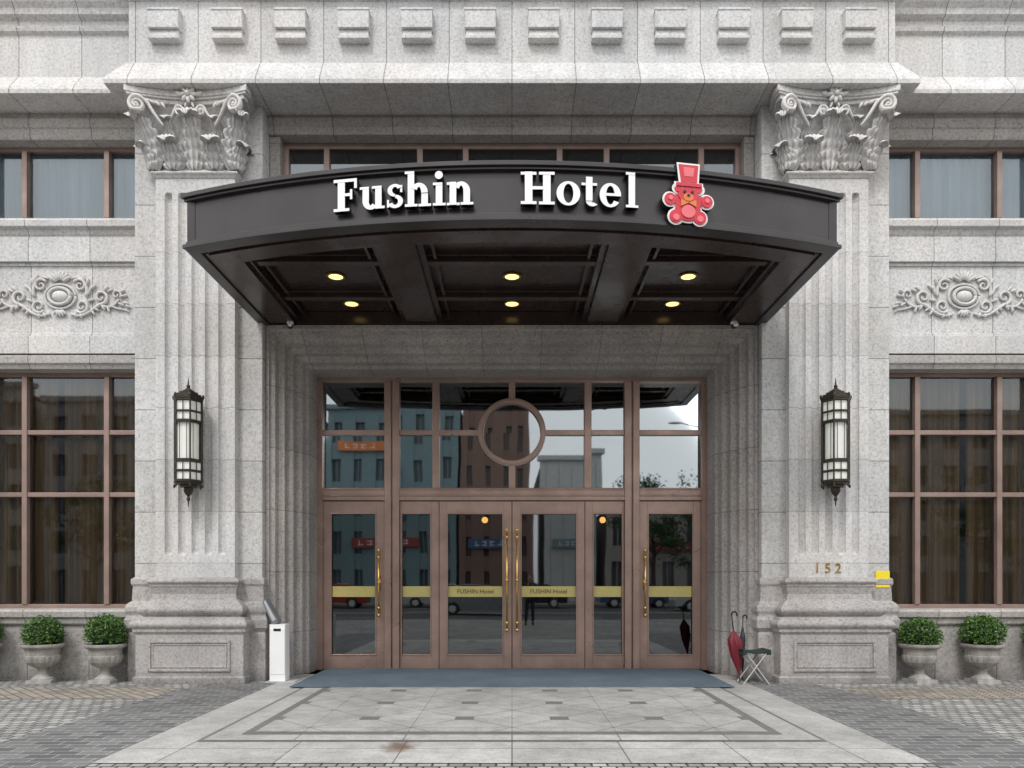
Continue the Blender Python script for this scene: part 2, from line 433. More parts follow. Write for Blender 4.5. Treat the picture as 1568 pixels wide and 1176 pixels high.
# --- door casing
prof=[(0,.10),(0,-.03),(.055,-.03),(.06,0),(.075,.02),(.13,.03),(.14,.06),(.15,.12),(.20,.15),(.235,.16),(.24,.22),(.25,.27),(.31,.29),(.33,.31),(.335,.40),(.345,.44),(.40,.46),(.42,.48),(.43,.58),(.44,.62),(.48,.64),(.485,.70),(.485,1.35)]
vs=[];fs=[]
for t,y in prof:
    x=3.765-t; z=5.41-t
    vs+=[(-x,y,0),(-x,y,z),(x,y,z),(x,y,0)]
for i in range(len(prof)-1):
    for k in range(3): fs.append((4*i+k,4*i+k+1,4*i+5+k,4*i+4+k))
b=B(); b.add(vs,fs); b.build('door_surround',m_case,hotel)

# --- entrance frames
D=1.2
b=B()
b.box(-3.3,3.3,D-.08,D+.06,4.86,4.97)
b.mbox(3.19,3.295,D-.075,D+.055,0,4.86)
for a in ((1.895,2.005),(2.035,2.145)): b.mbox(a[0],a[1],D-.10,D+.06,0,4.86)
b.mbox(2.004,2.036,D-.05,D+.05,0,4.86)
b.mbox(1.22,1.34,D-.07,D+.05,3.07,4.86)
b.box(-.055,.055,D-.07,D+.05,3.07,3.47); b.box(-.055,.055,D-.07,D+.05,4.55,4.86)
for (x0,x1) in ((.54,1.22),(1.34,1.895),(2.145,3.19)): b.mbox(x0,x1,D-.06,D+.05,3.965,4.05)
b.mbox(2.145,3.19,D-.09,D+.06,2.86,3.07); b.box(-1.895,1.895,D-.09,D+.06,2.86,3.07)
b.mbox(2.145,3.19,D-.11,D-.08,2.93,2.95); b.box(-1.895,1.895,D-.11,D-.08,2.93,2.95)
b.box(-1.895,1.895,D-.11,D-.08,3.035,3.06); b.mbox(2.145,3.19,D-.11,D-.08,3.035,3.06)
n=48
def ring(bd,cx,cz,ro,ri,y0,y1,mi=0):
    vs=[];fs=[]
    for k in range(n):
        a=2*pi*k/n; c,s=math.cos(a),math.sin(a)
        vs+=[(cx+ro*c,y0,cz+ro*s),(cx+ri*c,y0,cz+ri*s),(cx+ri*c,y1,cz+ri*s),(cx+ro*c,y1,cz+ro*s)]
    for k in range(n):
        l=(k+1)%n
        for q in range(4):
            r=(q+1)%4; fs.append((4*k+q,4*l+q,4*l+r,4*k+r))
    bd.add(vs,fs,mi)
ring(b,0,4.01,.57,.48,D-.09,D+.05); ring(b,0,4.01,.545,.505,D-.115,D-.085)
b.build('entrance_frame',m_bronze,hotel,bevel=.006)
doors=B(); gg=B(); gt_=B(); st=B(); ha=B()
def leafdoor(x0,x1,g0,g1,zt=2.85):
    y0,y1=D-.045,D+.03
    doors.box(x0,g0,y0,y1,.015,zt); doors.box(g1,x1,y0,y1,.015,zt); doors.box(g0,g1,y0+.001,y1-.001,.015,.25); doors.box(g0,g1,y0+.001,y1-.001,2.65,zt)
    for (a,c,z0,z1) in ((g0,g0+.018,.25,2.65),(g1-.018,g1,.25,2.65),(g0+.018,g1-.018,.25,.268),(g0+.018,g1-.018,2.632,2.65)):
        doors.box(a,c,y0-.012,y0+.02,z0,z1)
    gg.add([(g0,D,.25),(g1,D,.25),(g1,D,2.65),(g0,D,2.65)],[(0,1,2,3)])
    st.box(g0+.02,g1-.02,D-.008,D-.003,1.235,1.415)
for sx in (-1,1):
    def L(x0,x1,g0,g1):
        if sx>0: leafdoor(x0,x1,g0,g1)
        else: leafdoor(-x1,-x0,-g1,-g0)
    L(.006,1.225,.145,1.10); L(1.235,1.89,1.36,1.87); L(2.15,3.185,2.29,3.06)
random.seed(5)
for (x0,x1) in ((-3.19,-2.145),(-1.895,-1.22),(-1.22,0),(0,1.22),(1.22,1.895),(2.145,3.19)):
    for (z0,z1) in ((3.07,4.01),(4.01,4.86)):
        e1,e2,e3=[random.uniform(-.0035,.0035) for _ in range(3)]
        gt_.add([(x0,D+e1,z0),(x1,D+e2,z0),(x1,D+e2+e3,z1),(x0,D+e1+e3,z1)],[(0,1,2,3)])
def handle(x,z0,z1):
    ha.tube([(x,D-.13,z0),(x,D-.13,z1)],.016,10)
    for z in (z0+.12,z1-.12): ha.tube([(x,D-.13,z),(x,D-.04,z)],.011,8)
    for z in (z0,z1,z0+.12,z1-.12,(z0+z1)/2): ha.ell((x,D-.13,z),(.026,.026,.035))
    ha.box(x-.022,x+.022,D-.056,D-.044,(z0+z1)/2-.12,(z0+z1)/2+.12)
handle(-.085,.68,2.36); handle(.085,.68,2.36); handle(-2.235,.93,2.02); handle(2.235,.93,2.02)
doors.build('door_leaves',m_bronze,hotel,bevel=.004); gg.build('door_glass',m_glassd,hotel); gt_.build('transom_glass',m_glasst,hotel); st.build('door_strips',m_strip,hotel); ha.build('door_handles',m_gold,hotel,smooth=True)
def text(name,body,size,loc,mat,parent,ext=.003,rz=0):
    c=bpy.data.curves.new(name,'FONT'); c.body=body; c.size=size; c.extrude=ext; c.align_x='CENTER'; c.align_y='CENTER'; c.materials.append(mat)
    o=bpy.data.objects.new(name,c); scene.collection.objects.link(o); o.location=loc; o.rotation_euler=(pi/2,0,rz); o.parent=parent; return o
m_txt=plain('brown_lettering',(.12,.09,.03),.5)
text('door_lettering','FUSHIN Hotel',.105,(-.62,D-.012,1.325),m_txt,hotel); text('door_lettering','FUSHIN Hotel',.105,(.62,D-.012,1.325),m_txt,hotel)
text('house_number','1 5 2',.20,(4.70,-.308,1.69),m_gold,hotel,.010)
# --- interior
b=B()
b.box(-14.2,14.2,9,9.2,0,11); b.mbox(14.0,14.2,.5,9,0,10.5); b.box(-14.2,14.2,1.4,9,10.5,10.7); b.box(-14.1,14.1,.5,9.1,5.0,5.2)
b.mbox(4.2,4.4,1.6,9,0,5); b.mbox(4.2,4.4,1.6,9,5.2,10.5)
b.build('interior_walls',m_dark,hotel)
b=B(); b.box(-14,14,.55,9,-.05,.008); b.build('lobby_floor',plain('lobby_floor_stone',(.12,.09,.07),.2,0,.3,1),hotel)
b=B(); b.box(-1.6,1.6,7.5,8.1,0,1.1); b.box(-1.7,1.7,7.4,8.2,1.1,1.16); b.mbox(2.6,3.0,5.2,5.6,0,5)
b.build('reception_counter',plain('counter_wood',(.22,.11,.05),.4),hotel)
b=B()
for p in ((-.6,5,2.85),(2.0,5,2.85),(-1.9,7,3.9)):
    b.ell(p,(.07,.07,.07))
b.build('lobby_lamps',emis('lobby_lamp_glow',(1,.50,.13),7),hotel,smooth=True)

# ------------------------------------------------------------------ ornaments
def ornament():
    b=B()
    def el(rx,rz,r,y=0,n=32):
        b.tube([(rx*math.cos(2*pi*i/n),y,rz*math.sin(2*pi*i/n)) for i in range(n+1)],r,8,1.2)
    el(.165,.125,.026,-.03); el(.235,.185,.018,-.01)
    b.ell((0,-.01,0),(.13,.07,.09),n=20,m=10)
    for k in range(-3,4):
        a=pi/2+k*.33; b.ell((.13*math.cos(a),-.02,.20+.12*math.sin(a)),(.075,.035,.026),rot=a)
    for k in range(-2,3):
        a=-pi/2+k*.35; b.ell((.10*math.cos(a),-.02,-.19+.07*math.sin(a)),(.055,.03,.02),rot=a)
    for s in (-1,1):
        def T(pts,r0,r1,y=-.01): 
            P=[(s*p[0],y,p[2]) for p in pts]; m=len(P)
            b.tube(P,[r0+(r1-r0)*i/(m-1) for i in range(m)],8,1.3)
        def bz(p0,p1,p2,p3,n=14): 
            return [tuple((1-t)**3*a+3*(1-t)**2*t*c+3*(1-t)*t*t*d+t**3*e for a,c,d,e in zip(p0,p1,p2,p3)) for t in [i/n for i in range(n+1)]]
        T(spiral(.30,.17,.10,.02,2.6,2.6-8.5),.024,.012)
        T(spiral(.33,-.15,.11,.02,-2.4,-2.4+8.8),.026,.012)
        T(bz((.18,0,.27),(.34,0,.36),(.44,0,.16),(.40,0,.0)),.014,.024)
        T(bz((.16,0,-.26),(.36,0,-.36),(.46,0,-.22),(.62,0,-.12)),.018,.026)
        T(spiral(.62,-.01,.115,.02,-1.6,-1.6+8.2),.026,.012)
        T(bz((.62,0,-.12),(.72,0,-.20),(.84,0,-.16),(.90,0,-.04)),.022,.016)
        T(spiral(.86,.03,.075,.015,-.6,-.6+7.5),.018,.010)
        T(bz((.80,0,-.15),(.92,0,-.22),(1.02,0,-.18),(1.06,0,-.24)),.016,.008)
        for (x,z,a,l) in ((.45,.08,1.2,.07),(.50,.14,.7,.07),(.47,-.06,.4,.06),(.42,.23,1.3,.06),(.36,.29,1.9,.06),(.55,-.19,-.7,.06),(.50,-.24,-1.0,.06),
                          (.70,.12,.9,.06),(.76,.09,.5,.055),(.66,-.17,-.9,.055),(.74,-.20,-1.3,.055),(.95,.08,.7,.05),(.98,.01,.2,.055),(.93,-.12,-.6,.05),(1.0,-.10,-.2,.05),(1.04,-.15,-.4,.05),(.24,-.28,-1.9,.05),(.32,-.29,-1.4,.05)):
            b.ell((s*x,-.01,z),(l,.03,.020),rot=(a if s>0 else pi-a))
    return b
o=ornament().build('relief_cartouche',stone('granite_relief',(.62,.615,.605),contrast=.22,stain=.1,bump=.15),hotel,smooth=True,loc=(-6.92,.02,5.86))
for x in (6.92,-11.0,11.0):
    o2=bpy.data.objects.new('relief_cartouche',o.data); scene.collection.objects.link(o2); o2.parent=hotel; o2.location=(x,.02,5.86)

# ------------------------------------------------------------------ canopy
can=empty('entrance_canopy')
R=11.07; YC=7.77; AM=math.asin(3.82/R)
def arcp(r,a): return (r*math.sin(a),YC-r*math.cos(a))
def arcband(bd,r0,r1,z0,z1,am=AM,n=64,mi=0):
    poly=[arcp(r1,-am+2*am*i/n) for i in range(n+1)]+[arcp(r0,am-2*am*i/n) for i in range(n+1)]
    N=len(poly); vs=[(p[0],p[1],z0) for p in poly]+[(p[0],p[1],z1) for p in poly]; fs=[]
    for i in range(n):
        j=N-1-i; fs.append((i,i+1,j-1,j)); fs.append((N+i,N+j,N+j-1,N+i+1))
    for i in range(N):
        j=(i+1)%N; fs.append((i,j,j+N,i+N))
    bd.add(vs,fs,mi)
b=B()
arcband(b,R-.12,R-.02,5.45,5.97)
arcband(b,R-.14,R+.06,5.985,6.035,AM+.004); arcband(b,R-.13,R+.03,5.955,5.985,AM+.002)
arcband(b,R-.14,R+.045,5.40,5.445,AM+.003); arcband(b,R-.13,R+.015,5.445,5.485,AM+.001); arcband(b,R-.13,R-.005,5.485,5.505)
for sx in (-1,1):
    b.sbox(sx,3.72,3.815,-2.64,.12,5.452,5.968); b.sbox(sx,3.70,3.86,-2.62,.12,5.986,6.034); b.sbox(sx,3.70,3.85,-2.62,.12,5.401,5.444)
poly=[arcp(R-.1,-AM*.98+2*AM*.98*i/40) for i in range(41)]+[(3.75,.12),(-3.75,.12)]
b.prismz(poly,5.90,5.94)
b.build('fascia',m_canopy,can,bevel=.004)
b=B()
for a in (-.115,.115):
    p=arcp(R-.019,a); 
    b.M=Matrix.Translation((p[0],p[1],0))@Matrix.Rotation(a,4,'Z'); b.box(-.003,.003,-.003,.003,5.505,5.955)
b.M=None; b.build('fascia_joints',m_black,can)
b=B()
arcband(b,R-.56,R-.14,5.43,5.62,AM*.97)
arcband(b,R-.30,R-.22,5.405,5.43,AM*.97)
for sx in (-1,1):
    b.sbox(sx,3.30,3.73,-2.45,.11,5.427,5.62)
    b.sbox(sx,3.24,3.30,-2.25,.10,5.48,5.62)
    b.sbox(sx,3.14,3.18,-2.25,.10,5.55,5.62)
    b.sbox(sx,1.14,1.60,-2.78,.11,5.44,5.64)
    b.sbox(sx,1.60,1.68,-2.78,.10,5.50,5.64); b.sbox(sx,1.06,1.14,-2.78,.10,5.50,5.64)
    b.sbox(sx,1.76,1.80,-2.78,.10,5.54,5.64); b.sbox(sx,.94,.98,-2.78,.10,5.54,5.64)
b.box(-3.30,3.30,-.02,.11,5.435,5.62)
for y in (-.78,-1.95): b.box(-3.27,3.27,y-.06,y+.06,5.52,5.64); b.box(-3.27,3.27,y-.14,y-.11,5.57,5.64)
poly=[arcp(R-.5,-AM*.9+2*AM*.9*i/40) for i in range(41)]+[(3.35,.1),(-3.35,.1)]
b.prismz(poly,5.625,5.68)
arcband(b,R-.62,R-.56,5.50,5.62,AM*.86)
b.build('soffit',m_canopy_in,can,bevel=.004)
b=B(); bt2=B()
for x in (-2.38,0,2.38):
    for y in (-1.33,-.35):
        b.lathe(x,y,[(.095,5.612),(.095,5.62)],24); 
        bt2.lathe(x,y,[(.11,5.625),(.13,5.612),(.13,5.608),(.098,5.606),(.096,5.625)],24)
b.build('downlights',emis('downlight_glow',(1,.74,.24),2.2),can); bt2.build('downlight_trims',plain('trim_brass',(.35,.22,.08),.3,.6),can,smooth=True)

# lettering
def ell_arc(cx,cz,rx,rz,ix,iz,a0,a1,n=20):
    a0,a1=math.radians(a0),math.radians(a1)
    return ([(cx+rx*math.cos(a0+(a1-a0)*i/n),cz+rz*math.sin(a0+(a1-a0)*i/n)) for i in range(n+1)],
            [(cx+ix*math.cos(a0+(a1-a0)*i/n),cz+iz*math.sin(a0+(a1-a0)*i/n)) for i in range(n+1)])
lt=B(); cnt=[0]
def off():
    cnt[0]+=1; return -.0012*(cnt[0]%7)
def rc(x0,x1,z0,z1): 
    d=off(); lt.prism([(x0,z0),(x1,z0),(x1,z1),(x0,z1)],-.085+d,-.02,0,1)
def ra(*a):
    d=off(); o,i=ell_arc(*a); n=len(o)-1
    vs=[(p[0],-.085+d,p[1]) for p in o]+[(p[0],-.085+d,p[1]) for p in i]+[(p[0],-.02,p[1]) for p in o]+[(p[0],-.02,p[1]) for p in i]
    N=n+1; fs=[];mm=[]
    for k in range(n):
        fs.append((k,k+1,N+k+1,N+k)); mm.append(0)
        fs.append((2*N+k,3*N+k,3*N+k+1,2*N+k+1)); mm.append(1)
        fs.append((k,2*N+k,2*N+k+1,k+1)); mm.append(1)
        fs.append((N+k,N+k+1,3*N+k+1,3*N+k)); mm.append(1)
    fs.append((0,N,3*N,2*N)); mm.append(1); fs.append((n,2*N+n,3*N+n,N+n)); mm.append(1)
    lt.add(vs,fs,mm)
def gF():
    rc(.045,.125,0,.34); rc(0,.175,0,.03); rc(0,.26,.308,.34); rc(.23,.26,.235,.34); rc(.12,.20,.157,.187); rc(.185,.21,.12,.225)
def gu():
    rc(.03,.10,.09,.24); rc(0,.10,.213,.24); ra(.12,.09,.09,.095,.022,.05,180,320); rc(.17,.24,0,.24); rc(.135,.24,.213,.24); rc(.17,.275,0,.026)
def gs():
    ra(.09,.180,.080,.066,.030,.036,25,270); ra(.09,.066,.085,.070,.032,.036,-160,90); rc(.145,.168,.16,.235); rc(.004,.026,.005,.085)
def gn(h=.24):
    rc(.03,.10,0,h); rc(0,.135,0,.026); rc(0,.10,h-.027,h); ra(.15,.14,.095,.105,.025,.062,0,150); rc(.175,.245,0,.145); rc(.145,.28,0,.026)
def gi():
    rc(.03,.10,0,.24); rc(0,.135,0,.026); rc(0,.10,.213,.24); ra(.063,.318,.042,.042,.001,.001,0,360)
def gH():
    for x in (.045,.235): rc(x,x+.08,0,.34); rc(x-.042,x+.122,0,.03); rc(x-.042,x+.122,.31,.34)
    rc(.12,.24,.155,.188)
def go(): ra(.125,.12,.125,.127,.052,.10,0,360,32)
def gt(): rc(.045,.115,.05,.30); rc(0,.165,.213,.24); ra(.115,.055,.07,.06,.005,.025,180,320)
def ge(): ra(.115,.12,.115,.127,.045,.098,0,325,32); rc(.05,.228,.112,.140)
def gl_(): rc(.03,.10,0,.37); rc(0,.135,0,.026); rc(0,.10,.343,.37)
for fn,x in ((gF,-1.95),(gu,-1.655),(gs,-1.355),(lambda:gn(.37),-1.155),(gi,-.85),(gn,-.70),(gH,.09),(go,.475),(gt,.745),(ge,.94),(gl_,1.225)):
    w=.13; a=math.asin((x+w)/R); p=arcp(R-.02,a)
    lt.M=Matrix.Translation((p[0],p[1],5.555))@Matrix.Rotation(a,4,'Z')@Matrix.Translation((-w,0,0))@Matrix.Diagonal((1.03,1,1.03,1))
    fn()
lt.M=None
sg=empty('hotel_sign_lettering'); lt.build('letters',[m_white,m_black],sg)
# teddy bear sign
br=B(); a=math.asin(1.91/R); p=arcp(R-.02,a)
br.M=Matrix.Translation((p[0],p[1],5.745))@Matrix.Rotation(a,4,'Z')@Matrix.Diagonal((1.0,1,.96,1))
def disc(cx,cy,rx,ry,y0,mi,n=28,ms=None,grow=0):
    q=137.
    br.prism([((cx-1048)/q+(rx+grow)/q*math.cos(2*pi*i/n),(297-cy)/q+(ry+grow)/q*math.sin(2*pi*i/n)) for i in range(n)],y0,-.03,mi,mi if ms is None else ms)
def quad(pts,y0,mi,ms=None): br.prism([((x-1048)/137.,(297-y)/137.) for x,y in pts],y0,-.03,mi,mi if ms is None else ms)
for i,(cx,cy,rx,ry) in enumerate(((1048,299,17,14),(1048,322,20,18),(1029,334,10,10),(1067,334,10,10),(1020,308,9,9),(1078,308,9,9),(1032,290,6,6),(1066,290,6,6))):
    disc(cx,cy,rx,ry,-.10-.0013*i,0,ms=4,grow=3.0)
quad([(1030,250),(1067,250),(1065,286),(1034,286)],-.112,0,4); quad([(1026,280),(1072,280),(1072,290),(1026,290)],-.1135,0,4)
quad([(1018,298),(1080,298),(1080,318),(1018,318)],-.0985,0,4)
for i,(cx,cy,rx,ry,mi) in enumerate(((1048,322,20,18,1),(1029,334,10,10,1),(1067,334,10,10,1),(1020,308,9,9,1),(1078,308,9,9,1),(1032,291,5,5,1),(1065,291,5,5,1),(1048,300,16,12,1),(1029,336,5,5,2),(1067,336,5,5,2),(1048,326,11,10,2),(1048,304,8,6,3),(1020,307,3.5,3.5,2),(1078,307,3.5,3.5,2))):
    disc(cx,cy,rx,ry,-.118-.0012*i,mi)
quad([(1022,301),(1076,301),(1076,315),(1022,315)],-.1165,1)
quad([(1033,253),(1064,253),(1062,280),(1037,280)],-.120,1); quad([(1040,257),(1058,257),(1056,271),(1042,271)],-.1225,2); quad([(1029,282.5),(1069,282.5),(1069,287.5),(1029,287.5)],-.1365,1)
quad([(1048,313),(1036,308),(1036,319)],-.1375,3); quad([(1048,313),(1060,308),(1060,319)],-.1385,3)
for x in (1042,1054): disc(x,296,2,2,-.139,4,12)
disc(1048,301.5,2.4,1.8,-.141,4,12)
br.M=None
tb=empty('teddy_bear_sign'); br.build('bear_panel',[m_white,m_red,m_pink,m_orange,m_black],tb)

# security cameras
for x in (-3.36,3.36):
    e=empty('security_camera',(x,-.12,5.40)); b=B()
    b.lathe(0,0,[(.05,.035),(.05,.0),(.045,-.01)],16,0); b.ell((0,0,-.03),(.045,.045,.05),mi=1); b.tube([(0,0,-.02),(.02,-.09,-.04)],[.03,.028],12,mi=0)
    b.build('camera_body',[m_white,m_black],e,smooth=True)

# ------------------------------------------------------------------ wall lanterns
def lantern(x):
    e=empty('wall_lantern',(x,-.58,0)); b=B(); g=B()
    n=6
    def hexr(r,z0,z1):
        b.lathe(0,0,[(r,z0),(r,z1)],n)
    for r,z0,z1 in ((.215,4.10,4.13),(.225,4.13,4.17),(.19,4.17,4.20),(.14,4.20,4.235),(.09,4.235,4.26),(.21,3.935,3.955),(.21,3.80,3.82),(.205,3.78,3.80),(.205,3.24,3.26),(.21,3.22,3.24),(.21,3.08,3.10),(.215,2.93,2.96),(.19,2.90,2.93),(.13,2.86,2.90),(.07,2.81,2.86)): hexr(r,z0,z1)
    for k in range(n):
        a=2*pi*k/n; c,s=math.cos(a),math.sin(a)
        b.tube([(.20*c,.20*s,2.92),(.20*c,.20*s,4.14)],.013,6)
        b.ell((.215*c,.215*s,4.17),(.02,.02,.035)); b.ell((.205*c,.205*s,2.88),(.016,.016,.03))
        a2=2*pi*(k+.5)/n; c2,s2=math.cos(a2),math.sin(a2); q=.18
        for z0,z1 in ((3.80,4.12),(2.94,3.24)): b.tube([(q*c2,q*s2,z0),(q*c2,q*s2,z1)],.008,6)
        for t in (.25,.75):
            pa=Vector((.2*c,.2*s,0)); pb=Vector((.2*math.cos(a+pi/3),.2*math.sin(a+pi/3),0)); pm=pa.lerp(pb,t)
            b.tube([(pm.x,pm.y,3.26),(pm.x,pm.y,3.80)],.005,5)
    b.lathe(0,0,[(.08,4.25),(.05,4.28),(.02,4.31),(.03,4.33),(.012,4.36),(.004,4.45)],10)
    b.lathe(0,0,[(.004,2.58),(.012,2.66),(.03,2.69),(.015,2.73),(.05,2.77),(.07,2.82)],10)
    b.tube([(0,0,4.0),(0,.28,4.0)],.02,8); b.tube([(0,0,3.1),(0,.28,3.1)],.02,8); b.box(-.08,.08,.255,.285,2.95,4.15)
    b.build('iron_cage',m_iron,e,bevel=0)
    g.lathe(0,0,[(.14,3.27),(.14,3.78)],20); g.lathe(0,0,[(.178,3.83),(.178,3.93)],6); g.lathe(0,0,[(.178,3.965),(.178,4.09)],6); g.lathe(0,0,[(.178,3.11),(.178,3.21)],6); g.lathe(0,0,[(.178,2.97),(.178,3.07)],6)
    g.build('frosted_panes',m_frost,e)
lantern(-4.70); lantern(4.70)

# ------------------------------------------------------------------ planters
m_urn=stone('cast_stone_urn',(.46,.44,.41),contrast=.25,stain=.4,streak=.4)
m_leaf=MT('box_leaves')
gi_=m_leaf.n('ShaderNodeNewGeometry'); c=m_leaf.ramp(gi_.outputs['Random Per Island'],[(0,(.022,.060,.010)),(.5,(.055,.135,.018)),(1,(.12,.22,.04))])
m_leaf=m_leaf.set(c,.5)
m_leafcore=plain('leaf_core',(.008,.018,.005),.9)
ub=B()
ub.box(-.17,.17,-.17,.17,0,.05)
gad=lambda a,z: 1+(.045*abs(math.sin(a*9)) if .22<z<.40 else 0)
ub.lathe(0,0,[(.15,.05),(.15,.07),(.12,.09),(.075,.13),(.06,.17),(.075,.19),(.085,.20),(.075,.21),(.10,.225),(.17,.26),(.215,.31),(.23,.36),(.232,.395),(.225,.41),(.225,.49),(.24,.505),(.27,.52),(.285,.54),(.285,.565),(.26,.575),(.24,.56),(.235,.53)],54,fn=gad)
lb=B(); random.seed(3)
for i in range(2800):
    th=random.uniform(0,2*pi); ph=math.acos(random.uniform(-.5,1)); r=random.uniform(.72,1.08)
    bump_=1+.07*math.sin(th*3+1)*math.sin(ph*4)+.05*math.sin(th*7+ph*5)
    p=Vector((.28*r*bump_*math.sin(ph)*math.cos(th),.28*r*bump_*math.sin(ph)*math.sin(th),.72+.265*r*bump_*math.cos(ph)))
    nrm=Vector((random.gauss(0,1),random.gauss(0,1),random.gauss(0,1)+.6)).normalized(); t=nrm.orthogonal().normalized()
    t=Matrix.Rotation(random.uniform(0,6),3,nrm)@t; u=nrm.cross(t); l=random.uniform(.012,.024)
    lb.add([p-t*l,p+u*l*.55,p+t*l,p-u*l*.55],[(0,1,2,3)])
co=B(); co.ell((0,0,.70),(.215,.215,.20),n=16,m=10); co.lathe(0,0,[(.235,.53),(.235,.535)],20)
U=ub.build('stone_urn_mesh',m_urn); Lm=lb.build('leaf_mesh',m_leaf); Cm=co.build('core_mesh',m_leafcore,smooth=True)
for i,x in enumerate((-7.88,-6.95,-6.02,6.04,6.97,7.93)):
    e=empty('planter_urn_with_boxwood',(x,-.36,0)); e.rotation_euler=(0,0,random.uniform(-.2,.2)); e2=random.uniform(0,6)
    for nm,src in (('urn',U),('foliage',Lm),('soil_core',Cm)):
        ob=bpy.data.objects.new(nm,src.data); scene.collection.objects.link(ob); ob.parent=e
        if nm=='foliage': ob.rotation_euler=(0,0,e2); s=random.uniform(.92,1.06); ob.scale=(s,s,random.uniform(.96,1.04))
for o_ in (U,Lm,Cm): bpy.data.objects.remove(o_)

# ------------------------------------------------------------------ umbrella bag dispenser
e=empty('umbrella_bag_dispenser',(-3.46,-.25,0)); b=B()
b.box(-.18,.26,-.17,.14,.0,.02,1); b.box(-.13,.10,-.12,.10,.02,.86,0); b.box(-.12,.09,-.126,-.12,.12,.80,0); b.box(-.07,.04,-.131,-.126,.76,.80,2)
b.prism([(-.25,1.20),(-.20,1.24),(-.01,.92),(-.03,.87),(-.10,.86)],-.10,.08,3); b.prism([(-.225,1.20),(-.20,1.215),(-.04,.93),(-.09,.90)],-.106,-.10,1)
b.build('dispenser_body',[m_white,plain('grey_panel',(.45,.46,.47),.4),m_black,plain('dark_grey_panel',(.16,.17,.18),.4)],e,bevel=.006)

# ------------------------------------------------------------------ folding stool + umbrellas
e=empty('folding_stool',(3.52,-.52,0)); b=B()
for y in (-.15,.15):
    b.tube([(-.19,y,.01),(.17,y,.50)],.013,8,mi=0); b.tube([(.19,y+.02,.01),(-.17,y+.02,.50)],.013,8,mi=0)
b.tube([(-.19,-.15,.012),(-.19,.15,.012)],.013,8,mi=0); b.tube([(.19,-.13,.012),(.19,.17,.012)],.013,8,mi=0)
vs=[];n=10
for i in range(n+1):
    t=-1+2*i/n
    for y in (-.18,.20): vs.append((t*.20,y,.515-.035*(1-t*t)))
    for y in (.20,-.18): vs.append((t*.20,y,.49-.035*(1-t*t)))
b.add(vs,[(4*i+k,4*i+(k+1)%4,4*i+4+(k+1)%4,4*i+4+k) for i in range(n) for k in range(4)]+[(0,1,2,3),(4*n+3,4*n+2,4*n+1,4*n)],1)
b.box(.155,.20,-.19,.21,.44,.505,1); b.box(-.20,-.155,-.19,.21,.44,.505,1)
b.build('stool',[plain('steel_tube',(.55,.55,.55),.3,.8),plain('dark_green_canvas',(.015,.03,.025),.8)],e)
e=empty('folded_umbrella',(3.30,-.42,0)); b=B()
A=Vector((.06,-.0,.02)); T=Vector((-.05,.05,1.0))
ln=lambda t: tuple(A.lerp(T,t))
b.tube([ln(0),ln(.15)],[.006,.010],8,mi=1)
N=26; vs=[]; fs=[]; rr=[.014,.03,.05,.065,.08,.09,.10,.105,.10,.06,.02]
for i,r in enumerate(rr):
    c=Vector(ln(.10+.066*i))
    for k in range(N):
        a=2*pi*k/N; q=r*(.74+.34*math.cos(a*6+i*.35)); vs.append(c+Vector((q*math.cos(a),q*.8*math.sin(a),.015*math.cos(a*6) if i<8 else 0)))
fs=[(i*N+k,i*N+(k+1)%N,(i+1)*N+(k+1)%N,(i+1)*N+k) for i in range(len(rr)-1) for k in range(N)]
b.add(vs,fs,0)
b.tube([ln(.74),ln(.92),ln(1.0)],[.009,.009,.012],8,mi=1)
h=Vector(ln(1.0)); b.tube([tuple(h+Vector((.04-.04*math.cos(a),0,.05*math.sin(a)))) for a in [i*pi/8 for i in range(10)]],.013,8,mi=1)
b.build('umbrella',[plain('red_nylon',(.17,.010,.022),.5),m_black],e,smooth=True)
e=empty('folded_umbrella',(3.44,-.22,0)); b=B()
b.tube([(.02,0,.02),(.04,.05,.95)],[.006,.008],8,mi=1); b.tube([(.022,.01,.15),(.026,.02,.4),(.032,.035,.66),(.036,.045,.80)],[.012,.035,.042,.014],10,mi=0)
b.tube([(.04+.03-.03*math.cos(a),.05,.95+.04*math.sin(a)) for a in [i*pi/8 for i in range(10)]],.012,8,mi=1)
b.build('umbrella',[plain('black_nylon',(.02,.02,.025),.5),m_black],e,smooth=True)
# yellow notice
e=empty('yellow_notice_sign',(5.585,-.17,1.53)); b=B(); b.box(-.105,.105,-.012,.012,-.125,.125)
b.build('sign_plate',[m_yellow,m_strip],e,bevel=.003)
# ------------------------------------------------------------------ ground
def cobble(name,c1,c2,mort,bw=.2,rh=.1,rot=0,var=.3,ms=.009):
    m=MT(name); br_=m.n('ShaderNodeTexBrick'); m.l(m.mapping((1,1,1),(0,0,rot)),br_.inputs['Vector'])
    br_.inputs['Color1'].default_value=(*c1,1); br_.inputs['Color2'].default_value=(*c2,1); br_.inputs['Mortar'].default_value=(*mort,1)
    br_.inputs['Scale'].default_value=1; br_.inputs['Mortar Size'].default_value=ms; br_.inputs['Brick Width'].default_value=bw; br_.inputs['Row Height'].default_value=rh; br_.inputs['Mortar Smooth'].default_value=.3
    v=m.ramp(m.noise(.7,4),[(.3,1-var),(.7,1.05)]); v2=m.ramp(m.noise(35,3),[(.3,.82),(.7,1.08)])
    c=m.mix(1,m.mix(1,br_.outputs['Color'],v,'MULTIPLY'),v2,'MULTIPLY')
    h=m.math('SUBTRACT',m.math('MULTIPLY',m.noise(40,3),.25),br_.outputs['Fac']); m.bump(h,.6,.012)
    return m.set(c,.75,spec=.3)
def sheet(name,x0,x1,y0,y1,z,mat):
    b=B(); b.add([(x0,y0,z),(x1,y0,z),(x1,y1,z),(x0,y1,z)],[(0,1,2,3)]); return b.build(name,mat)
